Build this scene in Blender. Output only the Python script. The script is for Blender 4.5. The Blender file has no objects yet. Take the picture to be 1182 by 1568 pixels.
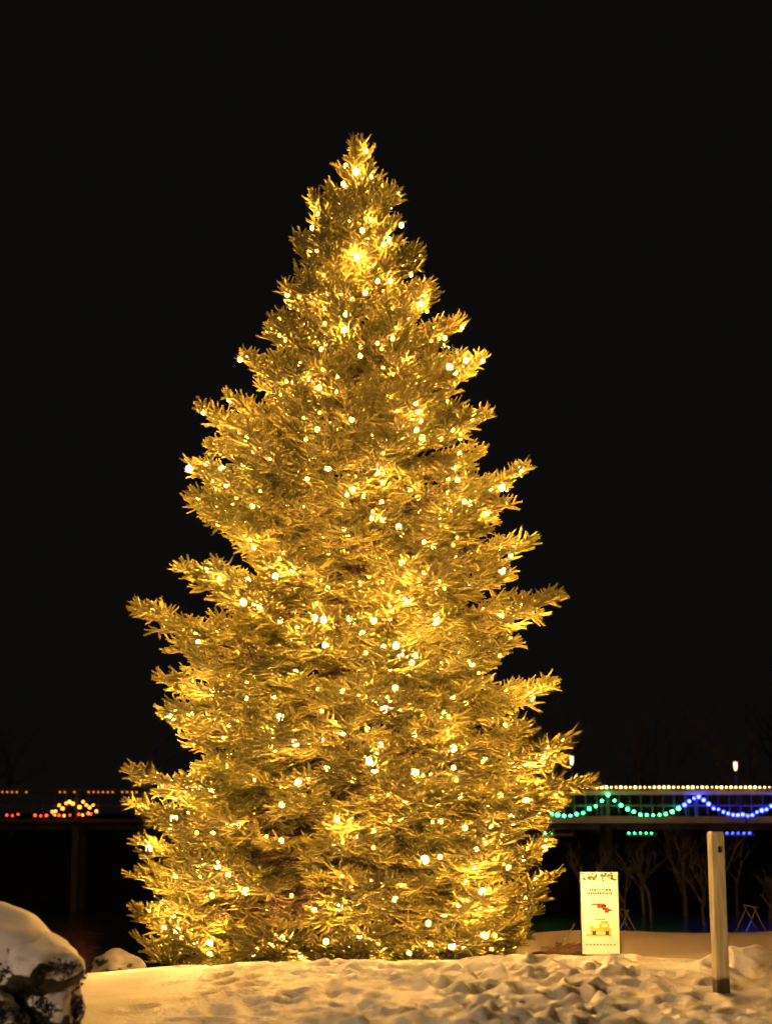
import bpy, math, random
import numpy as np
from mathutils import Vector, Matrix, noise as mnoise
random.seed(7); rng=np.random.default_rng(7)
scene=bpy.context.scene
scene.view_settings.view_transform='Standard'
scene.view_settings.look='None'
scene.view_settings.exposure=0
COL=scene.collection

# ---------------------------------------------------------------- helpers
class MB:
    def __init__(s): s.v=[]; s.f=[]; s.m=[]
    def add(s,vs,fs,mi=0):
        o=len(s.v); s.v.extend([tuple(p) for p in vs]); s.f.extend([tuple(i+o for i in f) for f in fs]); s.m.extend([mi]*len(fs))
    def box(s,c,d,mi=0,rot=None):
        hx,hy,hz=d[0]/2,d[1]/2,d[2]/2
        vs=[Vector((x,y,z)) for x in(-hx,hx) for y in(-hy,hy) for z in(-hz,hz)]
        if rot is not None: vs=[rot@p for p in vs]
        vs=[p+Vector(c) for p in vs]
        s.add(vs,[(0,1,3,2),(4,6,7,5),(0,4,5,1),(2,3,7,6),(0,2,6,4),(1,5,7,3)],mi)
    def tube(s,pts,rad,n=6,mi=0,cap=True):
        pts=[Vector(p) for p in pts]; vs=[];fs=[]
        for i,p in enumerate(pts):
            a=pts[max(i-1,0)];b=pts[min(i+1,len(pts)-1)]
            d=(b-a); d=d.normalized() if d.length>1e-9 else Vector((0,0,1))
            up=Vector((0,0,1)) if abs(d.z)<.9 else Vector((1,0,0))
            u=d.cross(up).normalized(); w=d.cross(u)
            r=rad[i] if hasattr(rad,'__len__') else rad
            for k in range(n):
                t=2*math.pi*k/n; vs.append(p+(u*math.cos(t)+w*math.sin(t))*r)
        for i in range(len(pts)-1):
            for k in range(n):
                k2=(k+1)%n; fs.append((i*n+k,i*n+k2,(i+1)*n+k2,(i+1)*n+k))
        if cap: fs.append(tuple(range(n))[::-1]); fs.append(tuple((len(pts)-1)*n+k for k in range(n)))
        s.add(vs,fs,mi)
    def obj(s,name,mats,parent=None,smooth=False):
        me=bpy.data.meshes.new(name); me.from_pydata(s.v,[],s.f)
        for m in mats: me.materials.append(m)
        if len(mats)>1: me.polygons.foreach_set('material_index',s.m)
        if smooth: me.polygons.foreach_set('use_smooth',[True]*len(me.polygons))
        me.update()
        o=bpy.data.objects.new(name,me); COL.objects.link(o)
        if parent: o.parent=parent
        return o
def empty(name,loc=(0,0,0)):
    e=bpy.data.objects.new(name,None); e.location=loc; e.empty_display_size=.3; COL.objects.link(e); return e
_t=(1+5**.5)/2
ICO_V=[Vector(p).normalized() for p in[(-1,_t,0),(1,_t,0),(-1,-_t,0),(1,-_t,0),(0,-1,_t),(0,1,_t),(0,-1,-_t),(0,1,-_t),(_t,0,-1),(_t,0,1),(-_t,0,-1),(-_t,0,1)]]
ICO_F=[(0,11,5),(0,5,1),(0,1,7),(0,7,10),(0,10,11),(1,5,9),(5,11,4),(11,10,2),(10,7,6),(7,1,8),(3,9,4),(3,4,2),(3,2,6),(3,6,8),(3,8,9),(4,9,5),(2,4,11),(6,2,10),(8,6,7),(9,8,1)]
def ico(mb,c,r,mi=0,sz=1.0):
    c=Vector(c); mb.add([c+Vector((p.x*r,p.y*r,p.z*r*sz)) for p in ICO_V],ICO_F,mi)

def newmat(name):
    m=bpy.data.materials.new(name); m.use_nodes=True
    nt=m.node_tree; b=nt.nodes['Principled BSDF']; return m,nt,b
def noisemat(name,c1,c2,scale=5,rough=.7,bump=0,bscale=30,detail=4,spec=.3,bdist=.02):
    m,nt,b=newmat(name); N=nt.nodes; L=nt.links
    tc=N.new('ShaderNodeTexCoord'); n=N.new('ShaderNodeTexNoise'); n.inputs['Scale'].default_value=scale; n.inputs['Detail'].default_value=detail
    L.new(tc.outputs['Object'],n.inputs['Vector'])
    r=N.new('ShaderNodeValToRGB'); r.color_ramp.elements[0].position=.35; r.color_ramp.elements[1].position=.65
    r.color_ramp.elements[0].color=(*c1,1); r.color_ramp.elements[1].color=(*c2,1)
    L.new(n.outputs['Fac'],r.inputs['Fac']); L.new(r.outputs['Color'],b.inputs['Base Color'])
    b.inputs['Roughness'].default_value=rough; b.inputs['Specular IOR Level'].default_value=spec
    if bump:
        n2=N.new('ShaderNodeTexNoise'); n2.inputs['Scale'].default_value=bscale; n2.inputs['Detail'].default_value=6
        L.new(tc.outputs['Object'],n2.inputs['Vector'])
        bp=N.new('ShaderNodeBump'); bp.inputs['Strength'].default_value=bump; bp.inputs['Distance'].default_value=bdist
        L.new(n2.outputs['Fac'],bp.inputs['Height']); L.new(bp.outputs['Normal'],b.inputs['Normal'])
    return m
def emat(name,col,strength,sampling=True):
    m=bpy.data.materials.new(name); m.use_nodes=True; nt=m.node_tree; nt.nodes.clear()
    e=nt.nodes.new('ShaderNodeEmission'); e.inputs[0].default_value=(*col,1); e.inputs[1].default_value=strength
    o=nt.nodes.new('ShaderNodeOutputMaterial'); nt.links.new(e.outputs[0],o.inputs[0])
    if not sampling: m.cycles.emission_sampling='NONE'
    return m

WARM=(1.0,.49,.11)
# ---------------------------------------------------------------- materials
def foliage_mat():
    m,nt,b=newmat('spruce_needles'); N=nt.nodes; L=nt.links
    oi=N.new('ShaderNodeAttribute'); oi.attribute_name='rnd'; r=N.new('ShaderNodeValToRGB')
    r.color_ramp.elements[0].color=(.085,.080,.018,1); r.color_ramp.elements[1].color=(.19,.160,.036,1)
    L.new(oi.outputs['Fac'],r.inputs['Fac']); L.new(r.outputs['Color'],b.inputs['Base Color'])
    b.inputs['Roughness'].default_value=.6; b.inputs['Specular IOR Level'].default_value=.12
    return m
M_fol=foliage_mat()
M_bark=noisemat('spruce_bark',(.05,.03,.018),(.11,.07,.045),12,.9,.6,40)
M_dark=noisemat('dark_timber_shade',(.02,.018,.016),(.035,.03,.028),3,.8)  # dark timber; on the bridge's left span it doubles as painted shade
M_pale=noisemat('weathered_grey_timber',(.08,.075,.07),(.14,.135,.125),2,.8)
M_fasc=noisemat('painted_fascia',(.40,.40,.38),(.52,.52,.50),2,.7)
M_twig=noisemat('bare_twig_bark',(.08,.07,.06),(.13,.11,.10),6,.9)
M_cable=noisemat('cable_green',(.01,.02,.01),(.015,.03,.015),6,.6)
M_white=noisemat('sign_paint',(.76,.76,.72),(.82,.82,.79),3,.5)
M_ink=noisemat('sign_ink',(.03,.03,.03),(.06,.06,.05),20,.6)
M_red=noisemat('sign_red',(.4,.04,.03),(.5,.06,.04),20,.6)
M_grn=noisemat('sign_green',(.30,.42,.05),(.38,.5,.08),20,.6)
M_dgrn=noisemat('sign_leaf_green',(.05,.10,.03),(.12,.16,.06),30,.6)
M_metal=noisemat('dark_metal',(.02,.02,.025),(.04,.04,.05),4,.4)
def ground_mat():
    m,nt,b=newmat('snow_ground'); N=nt.nodes; L=nt.links
    tc=N.new('ShaderNodeTexCoord'); s=N.new('ShaderNodeSeparateXYZ'); L.new(tc.outputs['Object'],s.inputs[0])
    n=N.new('ShaderNodeTexNoise'); n.inputs['Scale'].default_value=1.2; n.inputs['Detail'].default_value=8; L.new(tc.outputs['Object'],n.inputs['Vector'])
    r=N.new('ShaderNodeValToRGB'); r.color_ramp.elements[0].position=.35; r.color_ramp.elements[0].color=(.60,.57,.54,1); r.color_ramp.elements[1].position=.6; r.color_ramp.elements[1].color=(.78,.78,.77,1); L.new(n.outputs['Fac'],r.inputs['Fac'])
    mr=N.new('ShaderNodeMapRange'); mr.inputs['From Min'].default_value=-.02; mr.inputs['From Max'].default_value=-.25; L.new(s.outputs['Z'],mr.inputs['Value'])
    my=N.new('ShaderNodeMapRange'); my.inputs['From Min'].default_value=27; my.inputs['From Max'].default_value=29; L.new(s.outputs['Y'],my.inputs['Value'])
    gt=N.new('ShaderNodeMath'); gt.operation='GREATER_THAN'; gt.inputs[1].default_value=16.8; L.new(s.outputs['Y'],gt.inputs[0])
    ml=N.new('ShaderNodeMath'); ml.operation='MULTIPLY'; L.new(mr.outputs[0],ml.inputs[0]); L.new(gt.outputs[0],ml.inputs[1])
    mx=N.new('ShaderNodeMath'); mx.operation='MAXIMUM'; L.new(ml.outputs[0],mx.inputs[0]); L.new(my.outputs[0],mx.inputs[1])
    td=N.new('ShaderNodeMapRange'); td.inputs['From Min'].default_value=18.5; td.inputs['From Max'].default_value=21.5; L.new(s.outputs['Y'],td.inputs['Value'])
    c0=N.new('ShaderNodeMix'); c0.data_type='RGBA'; L.new(td.outputs[0],c0.inputs[0]); L.new(r.outputs[0],c0.inputs[6]); c0.inputs[7].default_value=(.20,.17,.14,1)  # trampled snow behind the tree, browned in colour to stand for dim light
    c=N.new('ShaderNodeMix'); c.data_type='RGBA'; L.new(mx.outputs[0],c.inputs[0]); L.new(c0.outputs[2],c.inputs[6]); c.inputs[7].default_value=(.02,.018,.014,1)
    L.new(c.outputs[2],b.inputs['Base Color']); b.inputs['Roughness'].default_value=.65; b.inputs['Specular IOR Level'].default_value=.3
    n2=N.new('ShaderNodeTexNoise'); n2.inputs['Scale'].default_value=26; n2.inputs['Detail'].default_value=6; L.new(tc.outputs['Object'],n2.inputs['Vector'])
    bp=N.new('ShaderNodeBump'); bp.inputs['Strength'].default_value=.8; bp.inputs['Distance'].default_value=.02; L.new(n2.outputs['Fac'],bp.inputs['Height']); L.new(bp.outputs[0],b.inputs['Normal'])
    return m
M_ground=ground_mat()

# ---------------------------------------------------------------- terrain
def sst(a,b,x):
    t=np.clip((x-a)/(b-a),0,1); return t*t*(3-2*t)
def crest(x): return np.interp(x,[-6,-3,-1.5,0,1.3,2.6,4,8],[.1,.25,.31,.36,.41,.39,.38,.35])
nf=460
fx=rng.normal(.8,1.05,nf); fy=rng.uniform(9.5,16.4,nf); fa=rng.normal(1.4,.7,nf); fd=rng.uniform(.02,.065,nf)
tx=[];ty=[]
for k in range(8):
    x0=rng.uniform(-1.2,1.8); y0=9.5; dx=rng.uniform(-.10,.22)
    for i in range(22):
        tx.append(x0+dx*i*.35+(.12 if i%2 else -.12)+rng.normal(0,.03)); ty.append(y0+i*.33+rng.normal(0,.03))
FX=np.concatenate([fx,tx]); FY=np.concatenate([fy,ty]); FA=np.concatenate([fa,rng.normal(1.57,.3,len(tx))]); FD=np.concatenate([fd,rng.uniform(.05,.085,len(tx))])
def height(X,Y):
    C=crest(X)
    B=.02+.26*sst(3,10,Y)
    h=B+(C-B)*sst(11.5,16.4,Y)
    h=h-(C-.12)*sst(16.5,18.6,Y)
    h=h+.06*sst(20,24,Y)*sst(1,3,X)
    edge=np.interp(X,[-4,-2.5,0,8],[17.2,19,25,26])
    h=h-1.9*sst(edge,edge+5,Y)
    h=h+3.6*sst(66,80,Y)+3*sst(90,200,Y)
    h=h+.20*np.exp(-(((X-3.15)/.40)**2+((Y-15.0)/.5)**2))
    h=h+.08*np.exp(-(((X-3.9)/.5)**2+((Y-14.2)/.6)**2))
    h=h+.08*np.exp(-(((X+.0)/.9)**2+((Y-11.4)/.5)**2))
    h=h+.02*np.sin(X*1.7+.6*Y)+.015*np.sin(Y*2.3-X*.8+1)
    return h
xs=np.concatenate([np.linspace(-400,-20,14),np.linspace(-19,-5.2,24),np.arange(-5,5.2,.025),np.linspace(5.4,20,24),np.linspace(22,400,14)])
ys=np.concatenate([np.linspace(-120,-4,8),np.linspace(-3,9,14),np.arange(9.2,18.6,.028),np.linspace(18.8,32,50),np.linspace(34,90,30),np.linspace(100,900,12)])
X,Y=np.meshgrid(xs,ys); H=height(X,Y)
sel=(X>-5.1)&(X<5.2)&(Y>9.1)&(Y<18.7)
for a,b,c,d in zip(FX,FY,FA,FD):
    i0,i1=np.searchsorted(ys,[b-.45,b+.45]); j0,j1=np.searchsorted(xs,[a-.45,a+.45])
    sx=X[i0:i1,j0:j1]-a; sy=Y[i0:i1,j0:j1]-b
    u=sx*math.cos(c)+sy*math.sin(c); w=-sx*math.sin(c)+sy*math.cos(c)
    q=(u/.14)**2+(w/.075)**2
    H[i0:i1,j0:j1]+= -d*np.exp(-q)+d*.28*np.exp(-((np.sqrt(q)-1.8)/.5)**2)
idx=np.argwhere(sel)
for (i,j) in idx:
    x=X[i,j];y=Y[i,j]
    w=min(1,max(0,(x+2.0)/1.2))*min(1,max(0,(3.4-x)/.8))
    p=Vector((x*4,y*4,0)); H[i,j]+=.012*mnoise.noise(p*.35)+ (.003+.006*w)*mnoise.noise(p)+ (.001+.007*w)*mnoise.noise(p*2.6)
ny,nx=X.shape
V=np.stack([X.ravel(),Y.ravel(),H.ravel()],1)
ii,jj=np.meshgrid(np.arange(ny-1),np.arange(nx-1),indexing='ij')
a=(ii*nx+jj).ravel(); F=np.stack([a,a+1,a+nx+1,a+nx],1)
me=bpy.data.meshes.new('snowy_ground'); me.vertices.add(len(V)); me.vertices.foreach_set('co',V.ravel())
me.loops.add(F.size); me.loops.foreach_set('vertex_index',F.ravel()); me.polygons.add(len(F)); me.polygons.foreach_set('loop_start',np.arange(len(F))*4)
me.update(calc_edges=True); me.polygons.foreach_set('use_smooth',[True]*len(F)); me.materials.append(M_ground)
g=bpy.data.objects.new('snowy_ground',me); COL.objects.link(g)
def gz(x,y): return float(height(np.array([float(x)]),np.array([float(y)]))[0])

# water
mw,nt,b=newmat('river_water'); b.inputs['Base Color'].default_value=(.004,.005,.006,1); b.inputs['Roughness'].default_value=.15
n=nt.nodes.new('ShaderNodeTexNoise'); n.inputs['Scale'].default_value=1.5; tc=nt.nodes.new('ShaderNodeTexCoord'); nt.links.new(tc.outputs['Object'],n.inputs['Vector'])
bp=nt.nodes.new('ShaderNodeBump'); bp.inputs['Strength'].default_value=.5; bp.inputs['Distance'].default_value=.1; nt.links.new(n.outputs['Fac'],bp.inputs['Height']); nt.links.new(bp.outputs['Normal'],b.inputs['Normal'])
mb=MB(); mb.add([(-300,18,-.9),(300,18,-.9),(300,75,-.9),(-300,75,-.9)],[(0,1,2,3)]); mb.obj('river',[mw])

# ---------------------------------------------------------------- spruce
TX,TY=-.37,20.0
PZ=[.1,.35,.67,1.1,1.5,1.95,2.17,2.3,2.6,2.94,3.35,3.5,3.9,4.25,4.4,4.76,5.1,5.33,5.7,5.97,6.15,6.65,6.98,7.35,7.83,8.3,8.69,9.2,9.56,10.1,10.45]
PL=[2.45,2.6,2.6,2.65,2.62,2.72,2.65,2.66,2.3,2.32,2.46,2.45,2.25,2.58,2.35,2.18,1.95,1.98,2.19,2.13,1.97,1.86,1.52,1.40,1.20,.98,.74,.68,.55,.22,.04]
PR=[1.8,2.1,2.22,2.42,2.42,2.5,2.7,2.5,2.57,2.27,2.39,2.27,2.02,2.3,2.48,2.0,2.2,1.92,2.08,2.13,1.72,1.64,1.58,1.50,1.25,.98,.82,.62,.50,.25,.04]
def RAD(z,az):
    l=np.interp(z,PZ,PL); r=np.interp(z,PZ,PR); c=math.cos(az); w=.5+.5*c
    if abs(c)<.8:
        sm=np.interp(z,[.1,.6,2.3,4.4,6,8,9.5,10.45],[2.1,2.4,2.5,2.2,1.9,1.05,.5,.04]); k=(.8-abs(c))/.8
    else: sm=0;k=0
    return (l*(1-w)+r*w)*(1-k)+sm*k
tree=empty('spruce_tree')
limbs=MB(); P=[];ROT=[];SC=[];IX=[];TT=[]
def addtwig(p,d,scale,tone=.5):
    d=d.normalized()
    x=d; up=Vector((0,0,1))
    if abs(d.z)>.95: up=Vector((random.uniform(-1,1),random.uniform(-1,1),.1))
    y=up.cross(x).normalized(); z=x.cross(y)
    m=Matrix((x,y,z)).transposed() @ Matrix.Rotation(random.gauss(0,.30),3,'X')
    P.append(tuple(p)); ROT.append(tuple(m.to_euler())); SC.append(scale); IX.append(random.randrange(8)); TT.append(min(1,max(0,tone+random.gauss(0,.18))))
def in_gap(p):
    return p.y<TY-.9 and ((p.x+1.15)/.6)**2+((p.z-.85)/.12)**2<1+.8*mnoise.noise(p*5)
def limb(zt,az,R,explicit=False):
    f=zt/10.45
    tipup=.08*R
    rise=R*(-.20+.75*f**1.6)+random.gauss(0,.04)
    zb=max(.12,zt-rise-tipup)
    d=Vector((math.cos(az),math.sin(az),0)); s=Vector((-d.y,d.x,0)); bend=random.gauss(0,.08)*R
    up=.10*R; tilt=random.gauss(0,.08); tone=random.uniform(.1,.9)
    def pt(t): return Vector((TX,TY,zb))+d*(R*t)+s*(bend*t*t)+Vector((0,0,rise*t-up*math.sin(math.pi*t)*.9*(1-f)*1.2+tipup*max(t,0)**4))
    n=6; pts=[pt(i/n) for i in range(n+1)]
    r0=.012+.014*R; limbs.tube(pts,[r0*(1-.8*i/n) for i in range(n+1)],4,cap=False)
    step=.20; t=max(.30,1-1.35/R) if R>1 else .2
    L=R
    upc=.09+1.0*max(0,f-.5)/.45
    while t<1:
        p=pt(t); tang=(pt(min(t+.03,1.02))-pt(t-.03)).normalized()
        for side in(-1,1):
            if random.random()<.08: continue
            sl=min(.80,(.40*L*(1-t)**.8+.08)*random.uniform(.7,1.2))
            ang=math.radians(random.gauss(46,8))
            sd=(tang*math.cos(ang)+s*side*math.sin(ang)+Vector((0,0,random.gauss(-.03,.07)+tilt*side))).normalized()
            q=p+sd*sl-Vector((0,0,.05*sl))
            if sl>.2: limbs.tube([p,p+sd*sl*.5,q],[.007,.005,.002],3,cap=False)
            k=.08
            while k<sl:
                pp=p+sd*k-Vector((0,0,.08*k*k))
                if not in_gap(pp):
                    for s2 in((-1,1) if random.random()<.5 else (random.choice((-1,1)),)):
                        a2=math.radians(random.gauss(38,12))
                        lat=Vector((0,0,1)).cross(sd).normalized()
                        dd=sd*math.cos(a2)+lat*s2*math.sin(a2)+Vector((0,0,random.gauss(upc,.15)))
                        addtwig(pp,dd,random.uniform(.65,1.05),tone)
                k+=.18
            if not in_gap(q): addtwig(q-sd*.05,sd+Vector((0,0,random.gauss(upc,.12))),random.uniform(.75,1.15),tone)
        t+=step/R*(1 if R>.8 else .8)
    e=pt(1)
    dd=(pt(1)-pt(.9)).normalized()
    addtwig(e-dd*.22,dd+Vector((0,0,upc*.6)),1.2)
    addtwig(e-dd*.28,dd+s*.4+Vector((0,0,upc)),1.0); addtwig(e-dd*.28,dd-s*.4+Vector((0,0,upc)),1.0)
z=.16; az=0
while z<9.9:
    Rm=RAD(z,1.57); nper=(4+3.0*Rm)/.24 if z<8.8 else 17
    z+=1/nper; az+=2.39996+random.gauss(0,.15)
    ph=.12*math.sin(az*2+z)+.10*math.sin(az*3-z*2)
    zz=z+.66*(round((z+ph)/.46)*.46-ph-z)+random.gauss(0,.03)
    R=RAD(zz,az)*random.choice((.98,.93,.84,.74)) *random.uniform(.95,1.03) -.14
    limb(max(.12,zz),az,max(.12,R))
for side,lst in((0,[(.35,1.98),(.67,2.2),(1.1,2.4),(1.5,2.4),(1.95,2.5),(2.17,2.72),(2.6,2.57),(3.35,2.4),(4.4,2.5),(5.1,2.2),(5.97,2.14),(6.6,1.68),(7.35,1.58),(7.8,1.34),(8.3,1.0),(8.75,.87),(9.5,.55)]),
                (1,[(.35,2.58),(.67,2.6),(1.1,2.65),(1.5,2.62),(1.95,2.72),(2.3,2.68),(3.0,2.35),(3.45,2.48),(4.25,2.72),(4.76,2.18),(5.7,2.2),(6.0,2.1),(6.65,1.9),(7.35,1.46),(7.83,1.22),(8.3,1.02),(8.9,.80),(9.45,.68)])):
    for zt,R in lst:
        az=(0 if side==0 else math.pi)
        limb(zt,az+random.gauss(0,.08),R-.10); limb(zt-.12,az+random.choice((-.3,.3)),R*.9-.05)
trunk=MB(); trunk.tube([(TX,TY,-.1),(TX,TY,2),(TX+.02,TY,5),(TX,TY,8),(TX,TY,10.15)],[.19,.16,.11,.05,.012],10)
for k in range(12):
    a=random.uniform(0,6.28); zz=random.uniform(9.7,10.1); r=random.uniform(.0,.2)*(10.4-zz)*2
    addtwig(Vector((TX+r*math.cos(a),TY+r*math.sin(a),zz)),Vector((math.cos(a)*.6,math.sin(a)*.6,1)),random.uniform(.7,.95))
addtwig(Vector((TX,TY,10.13)),Vector((.0,0,1)),.8); addtwig(Vector((TX,TY,10.15)),Vector((.45,0,1)),1.0); addtwig(Vector((TX,TY,10.15)),Vector((-.4,0,1)),1.0)
for k in range(70):
    x=TX+random.uniform(-1.5,-.1); zz=random.uniform(.65,1.05); y=TY-random.uniform(.9,1.7)
    p=Vector((x,y,zz)); d=Vector((random.gauss(0,1),random.gauss(-.3,.5),random.gauss(0,.35))).normalized()*random.uniform(.2,.5)
    limbs.tube([p,p+d*.5+Vector((0,0,.02)),p+d],[.006,.004,.002],3,cap=False)
trunk.obj('trunk',[M_bark],tree,True); limbs.obj('limbs',[M_bark],tree)
def mktwig(i):
    r=random.Random(100+i); V=[];F=[]
    def shoot(p,d,L):
        d=d.normalized(); up=Vector((0,0,1)) if abs(d.z)<.9 else Vector((1,0,0))
        u=d.cross(up).normalized(); w=u.cross(d); cv=r.uniform(-.05,.22)
        def at(t): return p+d*(L*t)+Vector((0,0,cv*L*t*t))
        rr=[.012,.019,.006]; tt=[0,.45,1]; o=len(V)
        for k in range(3):
            c=at(tt[k])
            for j in range(4):
                a=1.5708*j+k*.6; V.append(c+(u*math.cos(a)+w*math.sin(a))*rr[k]*r.uniform(.75,1.25))
        for k in range(2):
            for j in range(4):
                j2=(j+1)%4; A,B,C,D=o+k*4+j,o+k*4+j2,o+(k+1)*4+j2,o+(k+1)*4+j
                F.append((A,B,C)); F.append((A,C,D))
        n=int(L*140)
        for k in range(n):
            t=(k+.5)/n; b=at(t); a=r.uniform(0,6.283)
            rad=(u*math.cos(a)+w*math.sin(a)); 
            nl=r.uniform(.026,.038)*(1-.25*t)
            dir=(rad*.8+d*r.uniform(.4,.8)+Vector((0,0,.10))).normalized(); tip=b+dir*nl
            sd=dir.cross(Vector((r.gauss(0,1),r.gauss(0,1),r.gauss(0,1)))).normalized()*.0080
            o=len(V); V.extend([b+sd,b-sd,tip]); F.append((o,o+1,o+2))
    ml=r.uniform(.25,.31); shoot(Vector((0,0,0)),Vector((1,0,.02)),ml)
    nside=r.randint(3,5)
    for k in range(nside):
        t=.12+.6*k/nside; s=1 if k%2 else -1; a=math.radians(r.gauss(46,8))
        shoot(Vector((ml*t,0,0)),Vector((math.cos(a),s*math.sin(a),r.gauss(.05,.15))),ml*(.75-.45*t)*r.uniform(.8,1.1))
    return np.array([tuple(v) for v in V],dtype=np.float32),np.array(F,dtype=np.int32)
tw=[mktwig(i) for i in range(8)]
from mathutils import Euler
VV=[];FF=[];RR=[];off=0
for p,ro,s,ix,tn in zip(P,ROT,SC,IX,TT):
    v,f=tw[ix]; m=np.array(Euler(ro).to_matrix(),dtype=np.float32)
    VV.append((v*s)@m.T+np.array(p,dtype=np.float32)); FF.append(f+off); off+=len(v); RR.append(np.full(len(v),tn,dtype=np.float32))
VV=np.concatenate(VV); FF=np.concatenate(FF); RR=np.concatenate(RR)
me=bpy.data.meshes.new('foliage'); me.vertices.add(len(VV)); me.vertices.foreach_set('co',VV.ravel())
me.loops.add(FF.size); me.loops.foreach_set('vertex_index',FF.ravel()); me.polygons.add(len(FF)); me.polygons.foreach_set('loop_start',np.arange(len(FF),dtype=np.int32)*3)
at=me.attributes.new('rnd','FLOAT','POINT'); at.data.foreach_set('value',RR)
me.update(calc_edges=True); me.materials.append(M_fol)
fo=bpy.data.objects.new('foliage',me); COL.objects.link(fo); fo.parent=tree
NT=len(FF); del FF,RR

# ---------------------------------------------------------------- tree string lights, draped on the outer surface of the foliage
dx=VV[:,0]-TX; dy=VV[:,1]-TY; vr=np.hypot(dx,dy); va=np.arctan2(dy,dx)
NA,NZ=48,int(10.6/.22)+1
ia=((va+math.pi)/(2*math.pi)*NA).astype(int)%NA; iz=np.clip((VV[:,2]/.22).astype(int),0,NZ-1)
key=ia*NZ+iz; o_=np.lexsort((vr,key)); ks=key[o_]; rs=vr[o_]
SURF={}
u_,st_,ct_=np.unique(ks,return_index=True,return_counts=True)
for k_,s_,c_ in zip(u_,st_,ct_): SURF[int(k_)]=float(rs[s_+int(c_*.88)])
del VV
sl=empty('string_lights')
Ms=[emat('warm_bulb_a',(1,.68,.20),4.5,False),emat('warm_bulb_b',(1,.60,.14),3.0,False),emat('warm_bulb_c',(1,.72,.25),6,False)]
lds=[]
for nm,e,r in(('a',50,.040),('b',16,.030),('c',210,.052)):
    ld=bpy.data.lights.new('bulb_'+nm,'POINT'); ld.energy=e; ld.color=WARM; ld.shadow_soft_size=r
    ld.cycles.use_multiple_importance_sampling=False; lds.append(ld)
order=list(range(len(P))); random.shuffle(order)
grid={}; chosen=[]; MD=.18
def cell(p): return (int(p.x//.27),int(p.y//.27),int(p.z//.27))
for i in order:
    p=Vector(P[i])
    dx,dy=p.x-TX,p.y-TY; rr=math.hypot(dx,dy); a=math.atan2(dy,dx)
    if in_gap(p) or p.z<.2: continue
    S=SURF.get((int((a+math.pi)/(2*math.pi)*NA)%NA)*NZ+min(NZ-1,int(p.z/.22)),0)
    if rr<S-(.28 if random.random()<.85 else .6) and p.z<9.3: continue
    out=Vector((dx,dy,0)).normalized() if rr>1e-4 else Vector((0,-1,0))
    q=p+out*min(random.uniform(.05,.15),max(.03,S+.05-rr))+Vector((random.gauss(0,.02),random.gauss(0,.02),random.uniform(.02,.08)))
    c=cell(q); ok=True; md=MD*random.choice((.35,.85,1.1,1.4))
    for ix in(-1,0,1):
        for iy in(-1,0,1):
            for iz_ in(-1,0,1):
                for o2 in grid.get((c[0]+ix,c[1]+iy,c[2]+iz_),()):
                    if (o2-q).length<md: ok=False;break
    if not ok: continue
    grid.setdefault(c,[]).append(q); chosen.append(q)
    if len(chosen)>=1700: break
bulbs=MB(); nb=0
for p in chosen:
    mi=random.choices((0,1,2),(5,5,1.9))[0]
    ico(bulbs,p,(.031,.023,.042)[mi]*random.uniform(.85,1.15),mi,1.2); nb+=1
    lo=bpy.data.objects.new('bulb_lamp',lds[mi]); lo.location=p; lo.parent=sl; COL.objects.link(lo)
bulbs.obj('bulbs',Ms,sl)
chosen.sort(key=lambda p:(round(p.z/.22),math.atan2(p.y-TY,p.x-TX)))
wire=MB()
for a,b in zip(chosen[:-1],chosen[1:]):
    if (a-b).length<.5:
        mid=(a+b)/2-Vector((0,0,.05)); c2=Vector((TX-mid.x,TY-mid.y,0)).normalized()*.06
        wire.tube([a,mid+c2,b],.003,3,cap=False)
wire.obj('cable',[M_cable],sl)

# ---------------------------------------------------------------- footbridge with coloured lights
br=empty('footbridge'); BY=60
stA=MB(); stB=MB()
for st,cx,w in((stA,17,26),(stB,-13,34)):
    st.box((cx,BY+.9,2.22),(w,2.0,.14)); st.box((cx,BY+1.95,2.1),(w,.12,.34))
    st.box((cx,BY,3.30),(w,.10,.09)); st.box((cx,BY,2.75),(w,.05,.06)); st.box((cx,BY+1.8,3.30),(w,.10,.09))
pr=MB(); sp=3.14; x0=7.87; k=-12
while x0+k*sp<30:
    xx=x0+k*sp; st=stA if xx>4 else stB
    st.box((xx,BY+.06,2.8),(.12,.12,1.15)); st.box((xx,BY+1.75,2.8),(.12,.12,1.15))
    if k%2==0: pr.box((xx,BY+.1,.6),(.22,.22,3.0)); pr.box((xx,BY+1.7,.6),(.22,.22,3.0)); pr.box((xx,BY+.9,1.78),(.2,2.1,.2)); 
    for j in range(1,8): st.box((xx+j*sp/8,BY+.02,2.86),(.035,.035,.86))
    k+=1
stA.obj('timber_structure',[M_pale],br); stB.obj('span_painted_shade',[M_dark],br); pr.obj('piers',[M_dark],br)  # left span and piers get darker timber: shade put into the colour
fa=MB(); fa.box((17,BY-.06,3.19),(26,.04,.13)); fa.box((17,BY-.15,2.26),(26,.10,.24)); fa.obj('fascia_boards',[M_fasc],br)
Mg=emat('green_bulb',(.05,1,.25),18); Mb=emat('blue_bulb',(.025,.035,1),40); Mr=emat('red_bulb',(1,.05,.02),7); Mo=emat('orange_bulb',(1,.27,.03),7); My=emat('yellow_bulb',(1,.6,.2),9); Mdy=emat('amber_bulb',(1,.25,.03),1.4)
lt=MB()
x=-13.4
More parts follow.
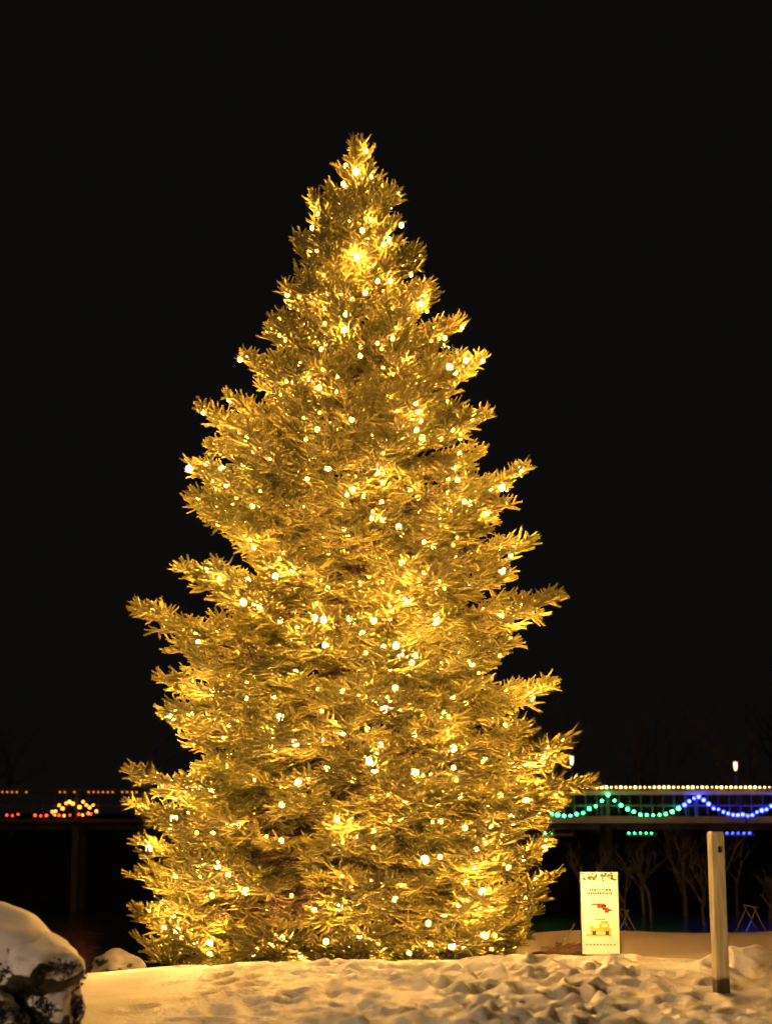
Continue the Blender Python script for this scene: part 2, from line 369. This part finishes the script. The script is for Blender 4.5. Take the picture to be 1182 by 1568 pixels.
while x<30:
    u=((x-x0)/sp)%1.0; zz=3.10-.70*(1-(2*u-1)**2)
    if x<-11.9: m=2; on=random.random()<.6; zz=2.40+random.gauss(0,.03)
    elif x<-9.9: m=3; on=random.random()<.9; zz=2.95-.5*abs(x+10.9)+random.gauss(0,.08)
    elif x<4: m=3; on=False
    elif x<10.45: m=0; on=True
    else: m=1; on=True
    if on:
        ico(lt,(x,BY-.16,zz+random.gauss(0,.02)),(.060,.065,.05,.06)[m]*random.uniform(.7,1.15),m)
        if m==3 and random.random()<.6: ico(lt,(x+random.uniform(-.1,.1),BY-.16,2.45+random.gauss(0,.04)),.045*random.uniform(.7,1.1),random.choice((2,3)))
    x+= (.225,.17,.2,.12)[m]
x=-13.6
while x<30:
    if x>4: ico(lt,(x,BY-.12,3.39),.042*random.uniform(.6,1.25),4)
    elif (x<-12.7 or -11.6<x<-8.8) and random.random()<.7: ico(lt,(x,BY-.12,3.22),.036,5)
    x+=.17
for xa,xb,m in((8.55,9.5,0),(12.0,12.9,1),(5.6,6.0,0)):
    x=xa
    while x<xb: ico(lt,(x,BY-.28,1.79),.028,m); x+=.2  # glowing dashes standing in for coloured light caught on the lower beam
lt.obj('bridge_bulbs_and_glints',[Mg,Mb,Mr,Mo,My,Mdy],br)
gl=MB()
for xx in(8.55,12.0,5.6): gl.box((xx+.45,BY-.2,1.74),(1.1,.1,.1))
gl.obj('lower_rail',[M_pale],br)

Ml=emat('lamp_glass',(1,.80,.5),2)
def bridge_lamp(x,y,ztop):
    e=empty('street_lamp',(x,y,2.29)); m=MB(); h=ztop-2.29
    m.tube([(0,0,0),(0,0,.25),(0,0,.3),(0,0,h-.25)],[.09,.08,.05,.04],8); m.tube([(0,0,h+.10),(0,0,h+.15),(0,0,h+.22)],[.14,.10,.02],8)
    m.obj('pole',[M_metal],e); g=MB(); g.tube([(0,0,h-.22),(0,0,h-.08),(0,0,h+.09)],[.04,.07,.07],8); g.obj('lantern',[Ml],e)
bridge_lamp(6.75,61.2,4.45); bridge_lamp(12.7,61.2,4.25)

# ---------------------------------------------------------------- distant bare trees
def bare_tree(m,base,h,spread,seed,n=3):
    r=random.Random(seed)
    def rec(p,d,L,rad,dep):
        q=p+d*L; mid=p+d*L*.5+Vector((r.gauss(0,.03)*L,0,0)); m.tube([p,mid,q],[rad,rad*.8,rad*.6],4,cap=False)
        if dep==0: return
        for k in range(r.randint(2,4)):
            nd=(d+Vector((r.gauss(0,spread),r.gauss(0,spread),r.gauss(.15,.2)))).normalized()
            st=p+d*L*r.uniform(.45,1); rec(st,nd,L*r.uniform(.55,.8),rad*.55,dep-1)
    rec(Vector(base),Vector((r.gauss(0,.05),0,1)),h*.38,h*.018,n)
wood=MB()
for k in range(60):
    x=random.uniform(-32,36); y=random.uniform(76,100); bare_tree(wood,(x,y,.5),random.uniform(5,11),.38,k,4)
wood.obj('distant_trees',[M_twig])
Mbirch=noisemat('pale_bark',(.09,.08,.07),(.18,.16,.13),5,.9)
sh=MB()
for x,y,h in((9.3,50,2.4),(10.2,52,3.2),(11.2,49,2.2),(12.1,54,2.5),(8.2,53,2.2),(7.0,50,1.8),(6.2,54,2.2),(12.8,50,2.0),(13.6,53,2.6),(9.8,56,3.0),(11.7,57,2.8),(8.6,57,2.6)):
    bare_tree(sh,(x,y,-1.0),h*1.25,.5,int(x*10)+77,4)
sh.obj('riverbank_shrubs',[Mbirch])

# ---------------------------------------------------------------- sign board
sx,sy=2.56,20.5; sg=empty('sandwich_board_sign',(sx,sy,gz(sx,sy)-.01)); sg.rotation_euler=(0,0,math.radians(-6))
W=.44; tilt=math.radians(9)
R1=Matrix.Rotation(-tilt,3,'X')
def onface(mb,cx,cz,w,h,off,mi):
    base=Vector((0,-.17,.0)); c=base+R1@Vector((cx,-off,cz)); mb.box(c,(w,.003,h),mi,R1)
m=MB()
m.box(Vector((0,-.17,0))+R1@Vector((0,0,.08+.48)),(W,.022,.96),0,R1)
R2=Matrix.Rotation(tilt,3,'X'); m.box(Vector((0,.17,0))+R2@Vector((0,0,.56)),(W,.022,.96),0,R2)
m.obj('panels',[M_white],sg)
m=MB()
for s in(-1,1):
    m.box(Vector((0,-.17,0))+R1@Vector((s*(W/2-.02),0,.04)),(.035,.022,.09),0,R1); m.box(Vector((0,.17,0))+R2@Vector((s*(W/2-.02),0,.04)),(.035,.022,.09),0,R2)
    m.box(Vector((0,-.17,0))+R1@Vector((s*(W/2+.006),0,.55)),(.012,.03,1.0),0,R1)
m.obj('frame',[M_dark],sg)
m=MB()
r=random.Random(3)
for k in range(60):
    onface(m,r.uniform(-.20,.20),r.gauss(.975,.024),r.uniform(.015,.035),r.uniform(.006,.03),.013+.0003*k/10,3)
for row,(zc,ws) in enumerate(((.83,.24),(.79,.31))):
    x=-ws/2
    while x<ws/2:
        w=r.uniform(.012,.026); onface(m,x+w/2,zc,w,.026,.0135,0); x+=w+.009
for k in range(9): onface(m,r.uniform(-.10,.12),.62+r.gauss(0,.018),r.uniform(.03,.08),r.uniform(.012,.03),.0135+.0008*k,(0,1,0)[k%3])
onface(m,-.02,.66,.16,.016,.022,1); onface(m,.08,.585,.05,.045,.0225,1)
for dx,dz,w,h in((0,.36,.25,.05),(.045,.405,.12,.05),(-.1,.39,.06,.03),(-.02,.30,.30,.03),(.05,.45,.09,.03)): onface(m,dx,dz,w,h,.0135+dx*.01+w*.004,2)
for dx in(-.075,.08): onface(m,dx,.325,.045,.045,.018,0)
onface(m,.05,.41,.06,.028,.0175,4)
for k in range(5): onface(m,-.05+.025*k,.485,.016,.014,.0135,1 if k%2 else 0)
for k in range(9): onface(m,-.16+k*.04,.19,.022,.012,.0135,0)
m.obj('printed_graphics',[M_ink,M_red,M_grn,M_dgrn,M_white],sg)

# ---------------------------------------------------------------- wooden post
px,py=2.66,13.7; pz=gz(px,py); po=empty('wooden_post',(px,py,pz-.12)); po.rotation_euler=(0,0,math.radians(14))
import bmesh
bm=bmesh.new(); bmesh.ops.create_cube(bm,size=1); bmesh.ops.scale(bm,vec=(.108,.108,1.38),verts=bm.verts); bmesh.ops.translate(bm,vec=(0,0,.69),verts=bm.verts)
bmesh.ops.bevel(bm,geom=bm.edges[:],offset=.010,segments=2,affect='EDGES'); me=bpy.data.meshes.new('timber'); bm.to_mesh(me); bm.free()
mp,nt,b=newmat('post_timber'); N=nt.nodes;L=nt.links
tc=N.new('ShaderNodeTexCoord'); mp_=N.new('ShaderNodeMapping'); mp_.inputs['Scale'].default_value=(14,14,1.2); L.new(tc.outputs['Object'],mp_.inputs['Vector'])
n1=N.new('ShaderNodeTexNoise'); n1.inputs['Scale'].default_value=3; n1.inputs['Detail'].default_value=8; L.new(mp_.outputs[0],n1.inputs['Vector'])
r1=N.new('ShaderNodeValToRGB'); r1.color_ramp.elements[0].position=.3; r1.color_ramp.elements[0].color=(.45,.38,.18,1); r1.color_ramp.elements[1].position=.7; r1.color_ramp.elements[1].color=(.76,.68,.42,1); L.new(n1.outputs['Fac'],r1.inputs['Fac'])
sp_=N.new('ShaderNodeSeparateXYZ'); L.new(tc.outputs['Object'],sp_.inputs[0]); n2=N.new('ShaderNodeTexNoise'); n2.inputs['Scale'].default_value=9; L.new(tc.outputs['Object'],n2.inputs['Vector'])
ad=N.new('ShaderNodeMath'); ad.operation='MULTIPLY_ADD'; ad.inputs[1].default_value=.08; L.new(n2.outputs['Fac'],ad.inputs[0]); L.new(sp_.outputs['Z'],ad.inputs[2])
r2=N.new('ShaderNodeValToRGB'); r2.color_ramp.elements[0].position=.27; r2.color_ramp.elements[0].color=(.12,.10,.08,1); r2.color_ramp.elements[1].position=.30; r2.color_ramp.elements[1].color=(1,1,1,1); L.new(ad.outputs[0],r2.inputs['Fac'])
mx=N.new('ShaderNodeMix'); mx.data_type='RGBA'; mx.blend_type='MULTIPLY'; mx.inputs[0].default_value=1; L.new(r1.outputs[0],mx.inputs[6]); L.new(r2.outputs[0],mx.inputs[7]); L.new(mx.outputs[2],b.inputs['Base Color']); b.inputs['Roughness'].default_value=.75
me.materials.append(mp); o=bpy.data.objects.new('timber',me); COL.objects.link(o); o.parent=po
m=MB(); m.box((0,0,1.383),(.100,.100,.006)); m.box((.005,-.059,1.24),(.03,.012,.05)); m.obj('cap_and_bracket',[M_metal],po)

# ---------------------------------------------------------------- snow covered shrub / stones
def snowy_mat(name,th,alb=.78):
    m,nt,b=newmat(name); N=nt.nodes;L=nt.links
    ge=N.new('ShaderNodeNewGeometry'); s=N.new('ShaderNodeSeparateXYZ'); L.new(ge.outputs['Normal'],s.inputs[0])
    tc=N.new('ShaderNodeTexCoord'); mp=N.new('ShaderNodeMapping'); mp.inputs['Scale'].default_value=(1.3,1.3,.6); L.new(tc.outputs['Object'],mp.inputs[0])
    n=N.new('ShaderNodeTexNoise'); n.inputs['Scale'].default_value=7; n.inputs['Detail'].default_value=7; L.new(mp.outputs[0],n.inputs['Vector'])
    a=N.new('ShaderNodeMath'); a.operation='MULTIPLY_ADD'; a.inputs[1].default_value=1.7; L.new(n.outputs['Fac'],a.inputs[0]); L.new(s.outputs['Z'],a.inputs[2])
    r=N.new('ShaderNodeValToRGB'); r.color_ramp.elements[0].position=th; r.color_ramp.elements[1].position=th+.03
    a2=N.new('ShaderNodeMath'); a2.operation='MULTIPLY'; a2.inputs[1].default_value=.5; L.new(a.outputs[0],a2.inputs[0]); L.new(a2.outputs[0],r.inputs['Fac'])
    r.color_ramp.elements[0].color=(.02,.017,.012,1); r.color_ramp.elements[1].color=(alb,alb,alb*1.03,1)
    L.new(r.outputs[0],b.inputs['Base Color']); b.inputs['Roughness'].default_value=.7
    bp=N.new('ShaderNodeBump'); bp.inputs['Distance'].default_value=.02; bp.inputs['Strength'].default_value=.5; L.new(r.outputs[0],bp.inputs['Height']); L.new(bp.outputs[0],b.inputs['Normal']); return m
def lump(name,c,rad,mat,parent,seed,amp=.12,sub=5):
    bm=bmesh.new(); bmesh.ops.create_icosphere(bm,subdivisions=sub,radius=1)
    for v in bm.verts:
        p=v.co.copy(); k=1+amp*mnoise.noise(p*1.6+Vector((seed,0,0)))*2+amp*.5*mnoise.noise(p*4+Vector((0,seed,0)))+amp*.22*mnoise.noise(p*10+Vector((0,seed,0)))
        q=p*k; v.co=Vector((q.x*rad[0],q.y*rad[1],q.z*rad[2]))
    me=bpy.data.meshes.new(name); bm.to_mesh(me); bm.free(); me.polygons.foreach_set('use_smooth',[True]*len(me.polygons)); me.materials.append(mat)
    o=bpy.data.objects.new(name,me); COL.objects.link(o); o.location=c; o.parent=parent; return o
M_s1=snowy_mat('snow_on_shrub',.42,.60); M_s2=snowy_mat('snow_on_stone',.52,.12)
sb=empty('snow_covered_shrub',(-2.72,12.0,.3))
SL=[((-.10,.05,.30),(.56,.5,.46),3.3,.06),((.27,-.02,.33),(.34,.40,.24),8.1,.10),((.36,-.02,.08),(.24,.32,.26),4.4,.12),((-.02,-.40,.06),(.30,.26,.20),5.7,.16),((-.30,-.55,.05),(.2,.22,.2),9.7,.12)]
for k,(c,rd,sd,am) in enumerate(SL): lump('bough_%d'%k,c,rd,M_s1,sb,sd,am)
lv=MB()
for k in range(14000):
    c,R3,_,_=random.choice(SL[:4]); c=Vector(c)
    a=random.uniform(0,6.28); u=random.uniform(-.9,.28); rr=math.sqrt(1-u*u)
    if mnoise.noise(Vector((math.cos(a)*2.5,math.sin(a)*2.5,u*1.2))+c*3)<-.06: continue
    p=c+Vector((rr*math.cos(a)*R3[0],rr*math.sin(a)*R3[1],u*R3[2]))*random.uniform(.96,1.09)
    d=Vector((random.gauss(0,1),random.gauss(0,1),random.gauss(0,1))).normalized()*.022; e=d.cross(Vector((0,0,1))+Vector((random.gauss(0,.5),0,0))).normalized()*.009
    lv.add([p-d,p+e,p+d,p-e],[(0,1,2,3)])
M_leaf=noisemat('dark_leaves',(.012,.012,.008),(.035,.032,.018),20,.7); lv.obj('leaves',[M_leaf],sb)
stn=empty('boulder',(-3.42,22,-.33)); lump('rock',(0,0,.22),(.36,.35,.24),M_s2,stn,1.2)

bpil=MB()
for k in range(60):
    p=Vector((2.2+random.gauss(0,.13),20.9+random.gauss(0,.12),gz(2.2,20.9)+random.uniform(.0,.14))); a=random.gauss(.35,.5); d=Vector((math.cos(a),random.gauss(0,.5),math.sin(a)*.5)).normalized()*random.uniform(.12,.32)
    bpil.tube([p-d,p+Vector((0,0,.02)),p+d],[.014,.012,.006],5)
bpil.obj('brush_pile',[M_bark])
Mtube=emat('blue_glint',(.03,.10,1),.5)  # emissive blue standing in for glints; tubes and their trestles are guessed
def frame(x,y,z,sc,seed):
    e=empty('glint_trestle',(x,y,z)); m=MB(); 
    for yy in(-.35,.35):
        m.tube([(-.35*sc,yy,0),(.05*sc,yy,.8*sc)],.013,6); m.tube([(.35*sc,yy,0),(-.05*sc,yy,.8*sc)],.013,6)
    m.tube([(0,-.4,.78*sc),(0,.4,.78*sc)],.015,6); m.obj('frame',[M_dark],e)
    b_=MB(); b_.tube([(-.30*sc,-.38,.12*sc),(-.10*sc,-.38,.5*sc)],.008,5); b_.tube([(.28*sc,-.38,.12*sc),(.22*sc,-.38,.25*sc)],.008,5); b_.obj('glint_tube',[Mtube],e)
frame(3.75,27.0,-.1,.7,1); frame(5.75,27,-.05,.7,2)

# ---------------------------------------------------------------- unseen street lamp, added to light the sign, post and shrub
sl2=empty('street_lamp',(-12.5,-8.5,0)); m=MB(); m.tube([(0,0,-.3),(0,0,.5),(0,0,4.6)],[.1,.07,.05],10); m.tube([(0,0,4.6),(.4,.3,4.9),(1.0,.7,4.95)],.035,8); m.box((1.1,.8,4.96),(.5,.25,.08)); m.obj('pole',[M_metal],sl2)
ld=bpy.data.lights.new('added_lamp_head','POINT'); ld.energy=8000; ld.color=(1,.68,.38); ld.shadow_soft_size=.15; ld.cycles.use_multiple_importance_sampling=False
lo=bpy.data.objects.new('added_lamp_head',ld); COL.objects.link(lo); lo.parent=sl2; lo.location=(1.1,.85,4.75)

# ---------------------------------------------------------------- night sky
w=bpy.data.worlds.new('World'); scene.world=w; w.use_nodes=True; nt=w.node_tree
bg=nt.nodes['Background']; bg.inputs['Color'].default_value=(.0036,.0033,.0031,1); bg.inputs['Strength'].default_value=1

# ---------------------------------------------------------------- camera
cd=bpy.data.cameras.new('camera'); cam=bpy.data.objects.new('camera',cd); COL.objects.link(cam)
cam.location=(0,0,1.5); cam.rotation_euler=(math.radians(90+11.2),0,0)
cd.sensor_fit='VERTICAL'; cd.sensor_height=36; cd.sensor_width=27; cd.lens=58.5; cd.clip_end=2000
cd.dof.use_dof=True; cd.dof.focus_distance=18.6; cd.dof.aperture_fstop=1.5
scene.camera=cam
print('STATS twigs',len(P),'tris',NT,'bulbs',nb)
